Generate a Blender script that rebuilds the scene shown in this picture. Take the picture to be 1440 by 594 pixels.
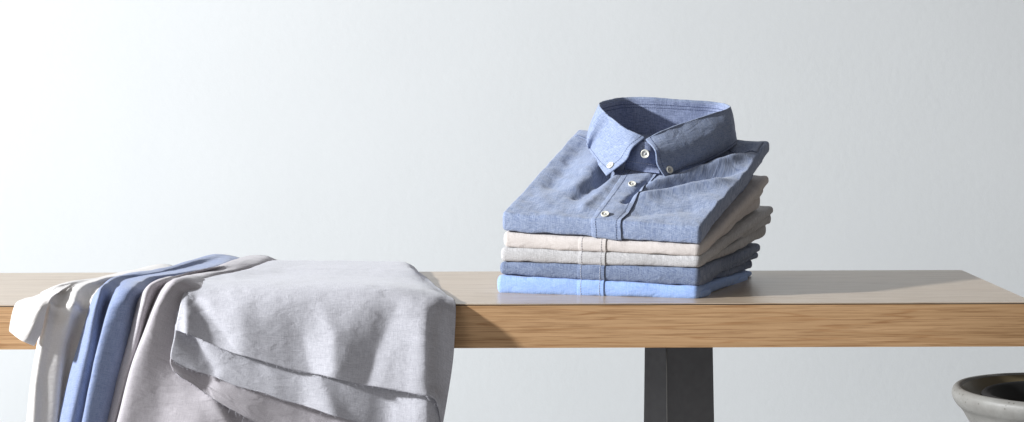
import bpy, bmesh, math, random
import numpy as np
from mathutils import Vector, Matrix, noise as mnoise

random.seed(7)
for o in list(bpy.data.objects):
    bpy.data.objects.remove(o)
SC = bpy.context.scene
COL = SC.collection

# ------------------------------------------------------------------ camera
FPX, CX, CY, W0 = 2690.0, 720.0, 100.0, 1440.0     # focal length in photo pixels, principal point
ZB, CH = 0.45, 0.30                                # bench top height, camera height over it
ROLL = 0.0030
cam = bpy.data.cameras.new('camera')
cam.sensor_width = 36.0
cam.sensor_fit = 'HORIZONTAL'
cam.lens = FPX / W0 * 36.0
cam.shift_y = -(297.0 - CY) / W0
cam.clip_end = 100
camo = bpy.data.objects.new('camera', cam)
COL.objects.link(camo)
camo.matrix_world = Matrix.Translation((0, 0, ZB + CH)) @ Matrix.Rotation(math.radians(90), 4, 'X') @ Matrix.Rotation(-ROLL, 4, 'Z')
SC.camera = camo

# ------------------------------------------------------------------ light
SC.view_settings.view_transform = 'Standard'
SC.view_settings.look = 'None'
SC.view_settings.exposure = 0.0
SC.view_settings.gamma = 1.0
w = bpy.data.worlds.new('World')
SC.world = w
w.use_nodes = True
w.node_tree.nodes['Background'].inputs[0].default_value = (1.0, 0.97, 0.945, 1)
w.node_tree.nodes['Background'].inputs[1].default_value = 0.155


def area(name, loc, target, power, size, color, spread=180):
    l = bpy.data.lights.new(name, 'AREA')
    l.shape = 'DISK'
    l.size = size
    l.energy = power
    l.color = color
    l.spread = math.radians(spread)
    o = bpy.data.objects.new(name, l)
    o.location = loc
    d = Vector(target) - Vector(loc)
    o.rotation_euler = d.to_track_quat('-Z', 'Y').to_euler()
    COL.objects.link(o)
    return o


area('key_lamp', (-4.5, 1.10, 2.32), (1.2, 2.95, 0.4), 116, 0.25, (0.95, 0.98, 1.0), 85)
area('fill_lamp', (-1.9, 0.3, 1.9), (0.15, 3.0, 0.5), 13, 1.4, (0.97, 0.98, 1.0))



# ------------------------------------------------------------------ projection helpers (measure a point from the photo at a known depth)
def P(px, py, d):
    dx, dy = px - CX, py - CY
    x = dx - ROLL * dy
    y = dy + ROLL * dx
    return np.array([x * d / FPX, d, ZB + CH - y * d / FPX])


def PH(px, py, h):
    """point seen at px,py lying h metres above the bench top"""
    dx, dy = px - CX, py - CY
    return P(px, py, (CH - h) * FPX / (dy + ROLL * dx))


def DH(px, py, h):
    return PH(px, py, h)[1]


# ------------------------------------------------------------------ mesh helpers
def link(name, me, mat, parent=None):
    o = bpy.data.objects.new(name, me)
    COL.objects.link(o)
    if mat is not None:
        for m in (mat if isinstance(mat, (list, tuple)) else [mat]):
            me.materials.append(m)
    if parent is not None:
        o.parent = parent
        o.matrix_parent_inverse = Matrix.Translation(parent.location).inverted()
    return o


def thing(name, label, cat, loc, group=None):
    o = bpy.data.objects.new(name, None)
    o.empty_display_size = 0.02
    o.location = loc
    COL.objects.link(o)
    o['label'] = label
    o['category'] = cat
    if group:
        o['group'] = group
    return o


def tag(o, label, cat, group=None):
    o['label'] = label
    o['category'] = cat
    if group:
        o['group'] = group
    return o


def cr(p0, p1, p2, p3, t):
    return 0.5 * ((2 * p1) + (-p0 + p2) * t + (2 * p0 - 5 * p1 + 4 * p2 - p3) * t * t + (-p0 + 3 * p1 - 3 * p2 + p3) * t ** 3)


def spline(a, n, axis=0):
    """Catmull-Rom resample of array a along axis to n samples"""
    a = np.moveaxis(np.asarray(a, float), axis, 0)
    m = a.shape[0]
    out = []
    for i in range(n):
        x = i / (n - 1) * (m - 1)
        k = min(int(x), m - 2)
        t = x - k
        p1, p2 = a[k], a[k + 1]
        p0 = a[k - 1] if k > 0 else 2 * p1 - p2
        p3 = a[k + 2] if k + 2 < m else 2 * p2 - p1
        out.append(cr(p0, p1, p2, p3, t))
    return np.moveaxis(np.array(out), 0, axis)


def grid_mesh(name, pts, uvscale=1.0, closed=False, smooth=True):
    """pts: (nv, nu, 3). UV measured in metres along the sheet"""
    nv, nu = pts.shape[:2]
    du = np.zeros((nv, nu))
    dv = np.zeros((nv, nu))
    du[:, 1:] = np.cumsum(np.linalg.norm(np.diff(pts, axis=1), axis=2), axis=1)
    du = du - du[:, nu // 2:nu // 2 + 1]
    du = du * 0 + du.mean(axis=0)[None, :] * 0.7 + du * 0.3
    dv[1:, :] = np.cumsum(np.linalg.norm(np.diff(pts, axis=0), axis=2), axis=0)
    dv = dv * 0.3 + dv.mean(axis=1)[:, None] * 0.7
    V = pts.reshape(-1, 3)
    F = []
    for j in range(nv - 1):
        for i in range(nu - 1):
            F.append((j * nu + i, j * nu + i + 1, (j + 1) * nu + i + 1, (j + 1) * nu + i))
    me = bpy.data.meshes.new(name)
    me.from_pydata(V.tolist(), [], F)
    uv = me.uv_layers.new(name='UVMap')
    U = np.stack([du, dv], axis=2).reshape(-1, 2) * uvscale
    idx = np.array([l.vertex_index for l in me.loops])
    uv.data.foreach_set('uv', U[idx].ravel())
    me.polygons.foreach_set('use_smooth', [smooth] * len(me.polygons))
    me.update()
    return me


def normals(pts):
    a = np.gradient(pts, axis=1)
    b = np.gradient(pts, axis=0)
    n = np.cross(a, b)
    return n / (np.linalg.norm(n, axis=2, keepdims=True) + 1e-12)


def fnoise(pts, scale, seed, octv=3, stretch=(1, 1, 1)):
    out = np.zeros(pts.shape[:2])
    for j in range(pts.shape[0]):
        for i in range(pts.shape[1]):
            p = pts[j, i]
            out[j, i] = mnoise.fractal(Vector((p[0] * scale * stretch[0] + seed, p[1] * scale * stretch[1], p[2] * scale * stretch[2])), 0.9, 2.0, octv)
    return out


def seg_dist(px, py, poly):
    """signed distance (positive = right of the line going down) and running parameter"""
    best = np.full(px.shape, 1e9)
    sg = np.zeros(px.shape)
    par = np.zeros(px.shape)
    n = len(poly) - 1
    for k in range(n):
        ax, ay = poly[k]
        bx, by = poly[k + 1]
        vx, vy = bx - ax, by - ay
        L2 = vx * vx + vy * vy
        t = np.clip(((px - ax) * vx + (py - ay) * vy) / L2, 0, 1)
        qx, qy = ax + t * vx, ay + t * vy
        dd = np.hypot(px - qx, py - qy)
        cross = -(vx * (py - ay) - vy * (px - ax))
        m = dd < best
        best = np.where(m, dd, best)
        sg = np.where(m, np.sign(cross), sg)
        par = np.where(m, (k + t) / n, par)
    return best * np.where(sg == 0, 1, sg), par


def relief(px, py, ridges):
    r = np.zeros(px.shape)
    for poly, amps, wl, wr in ridges:
        s, par = seg_dist(px, py, poly)
        a = np.interp(par, np.linspace(0, 1, len(amps)), amps)
        wd = np.where(s > 0, wr, wl)
        r += a * np.exp(-(np.abs(s) / wd) ** 1.7)
    return r


def sheet(name, rows, mat, parent, nu=90, nv=120, ridges=(), wr=0.0012, wscale=22, seed=0, thick=0.0009, squash=None, wr2=0.0, wst=(1, 1, 0.45), hem=None):
    """cloth sheet from control rows of (px, py, depth)"""
    g = np.array(rows, float)
    if squash:
        k0, deps, pairs = squash
        for q in range(k0, g.shape[0]):
            f = min(1.0, (q - k0 + 1) / 3)
            for c_, dd in enumerate(deps):
                if dd is not None:
                    g[q, c_, 2] = g[q, c_, 2] * (1 - f) + dd * f
            for a_, b_ in pairs:                 # overlapping folds: the next one starts right beside the last
                g[q, b_, 0] = g[q, b_, 0] * (1 - f) + (g[q, a_, 0] + 3.5) * f
    g = spline(spline(g, nv, 0), nu, 1)
    px, py, d = g[..., 0], g[..., 1].copy(), g[..., 2].copy()
    d = d - 0.026 * np.clip((2.62 - d) / 0.12, 0, 1)
    if hem:                       # uneven raw lower edge
        k = np.linspace(0, 1, nu)
        off = np.array([mnoise.noise(Vector((q * hem[1], seed, 0))) for q in k]) * hem[0]
        py = py + off[None, :] * (np.linspace(0, 1, nv)[:, None] ** 6)
    d = d - relief(px, py, ridges)
    pts = np.stack([np.array([P(a, b, c) for a, b, c in zip(px[j], py[j], d[j])]) for j in range(nv)])
    n = normals(pts)
    if wr:
        pts = pts + n * (fnoise(pts, wscale, seed, 3, wst) * wr)[..., None]
    if wr2:
        pts = pts + n * (fnoise(pts, 8, seed + 5, 2, (1, 1, 0.4)) * wr2)[..., None]
    me = grid_mesh(name, pts)
    o = link(name, me, mat, parent)
    if thick:
        s = o.modifiers.new('thickness', 'SOLIDIFY')
        s.thickness = thick
        s.offset = 0
    return o, pts


def tube_bm(bm, pts, r, seg=6, taper=None):
    pts = [Vector(p) for p in pts]
    rings = []
    for i, p in enumerate(pts):
        a = pts[max(i - 1, 0)]
        b = pts[min(i + 1, len(pts) - 1)]
        t = (b - a).normalized()
        up = Vector((0, 0, 1)) if abs(t.z) < 0.9 else Vector((1, 0, 0))
        u = t.cross(up).normalized()
        v = t.cross(u)
        rr = r * (taper(i / max(1, len(pts) - 1)) if taper else 1)
        rings.append([bm.verts.new(p + u * rr * math.cos(2 * math.pi * k / seg) + v * rr * math.sin(2 * math.pi * k / seg)) for k in range(seg)])
    for a, b in zip(rings, rings[1:]):
        for k in range(seg):
            bm.faces.new((a[k], a[(k + 1) % seg], b[(k + 1) % seg], b[k]))
    bm.faces.new(rings[0][::-1])
    bm.faces.new(rings[-1])


def bm_obj(name, bm, mat, parent=None, smooth=True):
    bmesh.ops.recalc_face_normals(bm, faces=bm.faces)
    me = bpy.data.meshes.new(name)
    bm.to_mesh(me)
    bm.free()
    me.polygons.foreach_set('use_smooth', [smooth] * len(me.polygons))
    return link(name, me, mat, parent)


def stitches(name, lines, mat, parent, r=0.00028, dash=0.0024, gap=0.0011):
    for ln in lines:
        bm = bmesh.new()
        ln = [Vector(p) for p in ln]
        cum = [0]
        for a, b in zip(ln, ln[1:]):
            cum.append(cum[-1] + (b - a).length)

        def at(s):
            for k in range(len(ln) - 1):
                if s <= cum[k + 1]:
                    t = (s - cum[k]) / max(1e-9, cum[k + 1] - cum[k])
                    return ln[k].lerp(ln[k + 1], t)
            return ln[-1]
        s = 0
        while s + dash < cum[-1]:
            tube_bm(bm, [at(s), at(s + dash * 0.5), at(s + dash)], r, 4)
            s += dash + gap
        bm_obj(name, bm, mat, parent)


# ------------------------------------------------------------------ materials
def new_mat(name):
    m = bpy.data.materials.new(name)
    m.use_nodes = True
    nt = m.node_tree
    return m, nt, nt.nodes['Principled BSDF']


def N(nt, typ, **kw):
    n = nt.nodes.new(typ)
    for k, v in kw.items():
        setattr(n, k, v)
    return n


def fabric(name, warp, weft, contrast=1.0, bump=0.25, slub=1.0, rough=0.92, sheen=0.25, trans=0.0):
    """plain-weave cloth: long slubs along both yarn directions, warp and weft colours mixed"""
    m, nt, b = new_mat(name)
    L = nt.links
    tc = N(nt, 'ShaderNodeTexCoord')

    def yarn(sx, sy, seed, detail=3):
        mp = N(nt, 'ShaderNodeMapping')
        mp.inputs['Scale'].default_value = (sx, sy, 1)
        mp.inputs['Location'].default_value = (seed, seed * 1.7, 0)
        L.new(tc.outputs['UV'], mp.inputs[0])
        n = N(nt, 'ShaderNodeTexNoise', noise_dimensions='2D')
        n.inputs['Scale'].default_value = 1
        n.inputs['Detail'].default_value = detail
        n.inputs['Roughness'].default_value = 0.65
        L.new(mp.outputs[0], n.inputs['Vector'])
        return n.outputs['Fac']
    a = yarn(900, 85 * slub, 3.1)
    c = yarn(95 * slub, 900, 9.7)
    e = yarn(700, 700, 5.3, 2)
    lo = yarn(26, 26, 1.3, 4)

    def math_(op, x, y):
        n = N(nt, 'ShaderNodeMath', operation=op)
        for i, q in enumerate((x, y)):
            if isinstance(q, (int, float)):
                n.inputs[i].default_value = q
            else:
                L.new(q, n.inputs[i])
        return n.outputs[0]
    s = math_('ADD', math_('ADD', a, c), math_('MULTIPLY', e, 0.7))
    s = math_('ADD', s, math_('MULTIPLY', lo, 0.12))
    s = math_('SUBTRACT', s, 1.41)
    s = math_('MULTIPLY', s, 1.2 * contrast)
    s = math_('ADD', s, 0.5)
    cl = N(nt, 'ShaderNodeClamp')
    L.new(s, cl.inputs[0])
    mx = N(nt, 'ShaderNodeMix', data_type='RGBA')
    L.new(cl.outputs[0], mx.inputs[0])
    mx.inputs[6].default_value = (*warp, 1)
    mx.inputs[7].default_value = (*weft, 1)
    L.new(mx.outputs[2], b.inputs['Base Color'])
    b.inputs['Roughness'].default_value = rough
    b.inputs['Specular IOR Level'].default_value = 0.2
    b.inputs['Sheen Weight'].default_value = sheen
    b.inputs['Sheen Roughness'].default_value = 0.5
    bp = N(nt, 'ShaderNodeBump')
    bp.inputs['Strength'].default_value = bump
    bp.inputs['Distance'].default_value = 0.0006
    L.new(s, bp.inputs['Height'])
    # soft creasing
    mp = N(nt, 'ShaderNodeMapping')
    mp.inputs['Scale'].default_value = (38, 90, 1)
    L.new(tc.outputs['UV'], mp.inputs[0])
    cn = N(nt, 'ShaderNodeTexNoise', noise_dimensions='2D')
    cn.inputs['Scale'].default_value = 1
    cn.inputs['Detail'].default_value = 4
    cn.inputs['Distortion'].default_value = 0.6
    L.new(mp.outputs[0], cn.inputs['Vector'])
    b2 = N(nt, 'ShaderNodeBump')
    b2.inputs['Strength'].default_value = 0.5
    b2.inputs['Distance'].default_value = 0.0022
    L.new(cn.outputs['Fac'], b2.inputs['Height'])
    L.new(bp.outputs[0], b2.inputs['Normal'])
    L.new(b2.outputs[0], b.inputs['Normal'])
    if trans:
        out = nt.nodes['Material Output']
        tr = N(nt, 'ShaderNodeBsdfTranslucent')
        L.new(mx.outputs[2], tr.inputs[0])
        ms = N(nt, 'ShaderNodeMixShader')
        ms.inputs[0].default_value = trans
        L.new(b.outputs[0], ms.inputs[1])
        L.new(tr.outputs[0], ms.inputs[2])
        L.new(ms.outputs[0], out.inputs[0])
    return m


def plain(name, col, rough=0.5, spec=0.5, metal=0.0, bump=0, bscale=200):
    m, nt, b = new_mat(name)
    n = N(nt, 'ShaderNodeTexNoise')
    tc = N(nt, 'ShaderNodeTexCoord')
    nt.links.new(tc.outputs['Object'], n.inputs['Vector'])
    n.inputs['Scale'].default_value = bscale
    n.inputs['Detail'].default_value = 5
    mx = N(nt, 'ShaderNodeMix', data_type='RGBA')
    nt.links.new(n.outputs['Fac'], mx.inputs[0])
    mx.inputs[6].default_value = (*[c * 0.85 for c in col], 1)
    mx.inputs[7].default_value = (*[min(1, c * 1.15) for c in col], 1)
    nt.links.new(mx.outputs[2], b.inputs['Base Color'])
    b.inputs['Roughness'].default_value = rough
    b.inputs['Specular IOR Level'].default_value = spec
    b.inputs['Metallic'].default_value = metal
    if bump:
        bp = N(nt, 'ShaderNodeBump')
        bp.inputs['Strength'].default_value = bump
        bp.inputs['Distance'].default_value = 0.001
        nt.links.new(n.outputs['Fac'], bp.inputs['Height'])
        nt.links.new(bp.outputs[0], b.inputs['Normal'])
    return m


def oak(name, light, dark, rough, vert_axis=2, coat=0.0):
    m, nt, b = new_mat(name)
    L = nt.links
    tc = N(nt, 'ShaderNodeTexCoord')

    def nz(scale, sc, detail, dist=0.0):
        mp = N(nt, 'ShaderNodeMapping')
        mp.inputs['Scale'].default_value = sc
        L.new(tc.outputs['Object'], mp.inputs[0])
        n = N(nt, 'ShaderNodeTexNoise')
        n.inputs['Scale'].default_value = scale
        n.inputs['Detail'].default_value = detail
        n.inputs['Roughness'].default_value = 0.6
        n.inputs['Distortion'].default_value = dist
        L.new(mp.outputs[0], n.inputs['Vector'])
        return n.outputs['Fac']
    big = nz(1.0, (1.1, 26, 30), 3, 0.25)       # cathedral bands
    fine = nz(1.0, (14, 500, 620), 4)       # pores
    mid = nz(1.0, (4.0, 340, 400), 5, 0.15)
    r1 = N(nt, 'ShaderNodeValToRGB')
    e = r1.color_ramp.elements
    e[0].position, e[0].color = 0.38, (*dark, 1)
    e[1].position, e[1].color = 0.62, (*light, 1)
    L.new(mid, r1.inputs[0])
    # dark growth lines: narrow band of the big noise
    wv = N(nt, 'ShaderNodeMath', operation='MULTIPLY')
    wv.inputs[1].default_value = 60
    L.new(big, wv.inputs[0])
    sn = N(nt, 'ShaderNodeMath', operation='SINE')
    L.new(wv.outputs[0], sn.inputs[0])
    r2 = N(nt, 'ShaderNodeValToRGB')
    e = r2.color_ramp.elements
    e[0].position, e[0].color = 0.0, (1, 1, 1, 1)
    e[1].position, e[1].color = 1.0, (0.80, 0.71, 0.62, 1)
    k = r2.color_ramp.elements.new(0.82)
    k.color = (0.95, 0.94, 0.92, 1)
    L.new(sn.outputs[0], r2.inputs[0])
    r3 = N(nt, 'ShaderNodeValToRGB')
    e = r3.color_ramp.elements
    e[0].position, e[0].color = 0.36, (0.62, 0.55, 0.48, 1)
    e[1].position, e[1].color = 0.5, (1, 1, 1, 1)
    L.new(fine, r3.inputs[0])
    m1 = N(nt, 'ShaderNodeMix', data_type='RGBA', blend_type='MULTIPLY')
    m1.inputs[0].default_value = 0.8
    L.new(r1.outputs[0], m1.inputs[6])
    L.new(r2.outputs[0], m1.inputs[7])
    m2 = N(nt, 'ShaderNodeMix', data_type='RGBA', blend_type='MULTIPLY')
    m2.inputs[0].default_value = 0.75
    L.new(m1.outputs[2], m2.inputs[6])
    L.new(r3.outputs[0], m2.inputs[7])
    L.new(m2.outputs[2], b.inputs['Base Color'])
    b.inputs['Roughness'].default_value = rough
    bp = N(nt, 'ShaderNodeBump')
    bp.inputs['Strength'].default_value = 0.2
    bp.inputs['Distance'].default_value = 0.0005
    L.new(fine, bp.inputs['Height'])
    L.new(bp.outputs[0], b.inputs['Normal'])
    return m


def wall_mat():
    m, nt, b = new_mat('white_plaster')
    L = nt.links
    tc = N(nt, 'ShaderNodeTexCoord')
    n = N(nt, 'ShaderNodeTexNoise')
    n.inputs['Scale'].default_value = 75
    n.inputs['Detail'].default_value = 6
    n.inputs['Roughness'].default_value = 0.6
    L.new(tc.outputs['Object'], n.inputs['Vector'])
    n2 = N(nt, 'ShaderNodeTexNoise')
    n2.inputs['Scale'].default_value = 5
    n2.inputs['Detail'].default_value = 5
    L.new(tc.outputs['Object'], n2.inputs['Vector'])
    mx = N(nt, 'ShaderNodeMix', data_type='RGBA')
    L.new(n2.outputs['Fac'], mx.inputs[0])
    mx.inputs[6].default_value = (0.72, 0.735, 0.745, 1)
    mx.inputs[7].default_value = (0.755, 0.77, 0.78, 1)
    L.new(mx.outputs[2], b.inputs['Base Color'])
    b.inputs['Roughness'].default_value = 0.85
    b.inputs['Specular IOR Level'].default_value = 0.2
    bp = N(nt, 'ShaderNodeBump')
    bp.inputs['Strength'].default_value = 0.28
    bp.inputs['Distance'].default_value = 0.0012
    L.new(n.outputs['Fac'], bp.inputs['Height'])
    L.new(bp.outputs[0], b.inputs['Normal'])
    return m


M = {}
M['wall'] = wall_mat()
M['floor'] = plain('pale_concrete', (0.5, 0.5, 0.5), 0.8, 0.2, bscale=6)
M['oak_front'] = oak('oak_edge', (0.62, 0.38, 0.20), (0.50, 0.295, 0.145), 0.55)
M['oak_top'] = oak('oak_top', (0.56, 0.45, 0.345), (0.46, 0.365, 0.27), 0.28)
M['seam'] = plain('dark_seam', (0.05, 0.04, 0.035), 0.7)
M['steel'] = plain('charcoal_steel', (0.135, 0.132, 0.138), 0.5, 0.4, 0.0, 0.1, 90)
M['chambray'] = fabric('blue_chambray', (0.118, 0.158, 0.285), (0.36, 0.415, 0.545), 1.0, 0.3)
M['chambray_shade'] = fabric('blue_chambray_shaded', (0.095, 0.12, 0.21), (0.36, 0.41, 0.58), 0.9, 0.3)  # darker copy of the chambray, collar shade put into its colour
M['shell'] = fabric('shell_pink_cotton', (0.50, 0.45, 0.425), (0.645, 0.595, 0.575), 0.8)
M['pale_grey'] = fabric('pale_grey_cotton', (0.34, 0.33, 0.335), (0.56, 0.55, 0.56), 1.0)
M['indigo'] = fabric('indigo_cotton', (0.075, 0.105, 0.20), (0.26, 0.31, 0.43), 1.0)
M['sky'] = fabric('sky_blue_cotton', (0.20, 0.33, 0.66), (0.38, 0.51, 0.82), 0.8)
M['cream'] = fabric('cream_linen', (0.70, 0.665, 0.645), (0.86, 0.83, 0.815), 0.6, 0.2, trans=0.25)
M['blue_cloth'] = fabric('blue_cloth', (0.20, 0.26, 0.45), (0.38, 0.44, 0.63), 0.9, 0.3, trans=0.2)
M['mauve'] = fabric('mauve_linen', (0.47, 0.435, 0.465), (0.67, 0.63, 0.66), 0.8, 0.25, trans=0.2)
M['lavender'] = fabric('lavender_grey_linen', (0.475, 0.47, 0.515), (0.735, 0.725, 0.775), 0.9, 0.25, trans=0.2)
M['thread_blue'] = plain('thread_dark_blue', (0.06, 0.08, 0.17), 0.8, 0.2)
M['thread_light'] = plain('thread_light', (0.62, 0.62, 0.66), 0.8, 0.2)
M['thread_grey'] = plain('thread_grey', (0.45, 0.44, 0.48), 0.8, 0.2)
M['button'] = plain('shell_button', (0.72, 0.70, 0.62), 0.3, 0.5, 0, 0, 500)
M['hole'] = plain('button_hole_dark', (0.06, 0.06, 0.08), 0.8)

# ------------------------------------------------------------------ setting
def box_bm(bm, x0, x1, y0, y1, z0, z1):
    vs = [bm.verts.new(c) for c in ((x0, y0, z0), (x1, y0, z0), (x1, y1, z0), (x0, y1, z0), (x0, y0, z1), (x1, y0, z1), (x1, y1, z1), (x0, y1, z1))]
    for f in ((0, 1, 2, 3), (4, 5, 6, 7), (0, 1, 5, 4), (1, 2, 6, 5), (2, 3, 7, 6), (3, 0, 4, 7)):
        bm.faces.new([vs[i] for i in f])


def box(name, x0, x1, y0, y1, z0, z1, mat, parent=None, bevel=0.0):
    bm = bmesh.new()
    box_bm(bm, x0, x1, y0, y1, z0, z1)
    o = bm_obj(name, bm, mat, parent, False)
    if bevel:
        b = o.modifiers.new('bevel', 'BEVEL')
        b.width = bevel
        b.segments = 2
    return o


WALL_Y = 3.55
o = box('wall', -3.2, 3.2, WALL_Y, WALL_Y + 0.12, 0, 2.6, M['wall'])
tag(o, 'pale blue-white plastered wall behind the wooden bench', 'wall')
o = box('floor', -3.2, 3.2, 0.9, WALL_Y, -0.05, -0.004, M['floor'])
o['kind'] = 'structure'

# ------------------------------------------------------------------ bench
BF, BB, BR_, BL_ = 2.464, 2.863, 0.672, -1.35
bench = thing('wooden_bench', 'long oak bench with charcoal steel leg under shirts and cloths', 'bench', (0, 2.69, 0))
TH = 0.0582
box('seat_core', BL_ + .002, BR_ - .002, BF + 0.0015, BB - 0.002, ZB - TH + .0012, ZB - 0.0012, M['seam'], bench)
box('seat_surface', BL_, BR_, BF, BB, ZB - 0.0012, ZB, M['oak_top'], bench)
box('edge_band', BL_, BR_, BF - 0.0008, BF + 0.0012, ZB - TH + 0.0014, ZB - 0.0024, M['oak_front'], bench)
box('end_band', BR_ - 0.0012, BR_ + 0.0008, BF + 0.0014, BB, ZB - TH + 0.0014, ZB - 0.0024, M['oak_front'], bench)


def steel_leg(pxl, pxe, pxr, parent):
    d = 2.64
    de = 2.615
    zt = ZB - TH - 0.0006
    X = lambda p, dd: (p - CX) * dd / FPX
    bm = bmesh.new()
    ring = []
    for z, gr in ((zt, 0), (0.0, 1)):
        g = gr * 0.006
        cx = X(952, d)
        pts = [(X(pxl, d) - g, d + .005), (X(pxe, de), de - g), (X(pxr, d) + g, d - 0.002), (X(pxr, d) + g - .012, d + 0.05), (X(pxl, d) + .012 - g, d + 0.055)]
        ring.append([bm.verts.new((x, y, z)) for x, y in pts])
    a, b = ring
    n = len(a)
    for k in range(n):
        bm.faces.new((a[k], a[(k + 1) % n], b[(k + 1) % n], b[k]))
    bm.faces.new(a)
    bm.faces.new(b)
    lg = bm_obj('leg', bm, M['steel'], parent, False)
    bv = lg.modifiers.new('bevel', 'BEVEL')
    bv.width = 0.0012
    bv.segments = 2
    # highlight on the folded corner, drawn as a thin pale tube
    bm = bmesh.new()
    e0 = Vector((X(pxe, de), de - .0004, zt - .001))
    e1 = Vector((X(pxe, de), de - 0.0164, 0.002))
    tube_bm(bm, [e0.lerp(e1, k / 8) for k in range(9)], 0.0007, 6)
    bm_obj('edge_highlight', bm, M['steel_highlight'], lg)
    # mounting plate
    box('mounting_plate', X(pxl, d) - 0.004, X(pxr, d) + 0.006, d - 0.012, d + 0.09, zt - 0.0022, zt - 0.0001, M['steel'], lg)
    return lg


M['steel_highlight'] = plain('painted_highlight', (0.32, 0.31, 0.30), 0.4, 0.5, 0.6)  # paler tone standing in for light caught on the leg corner
steel_leg(906, 936, 1001, bench)
steel_leg(160, 190, 255, bench)

# ------------------------------------------------------------------ folded shirts
sgn = np.sign


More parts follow.
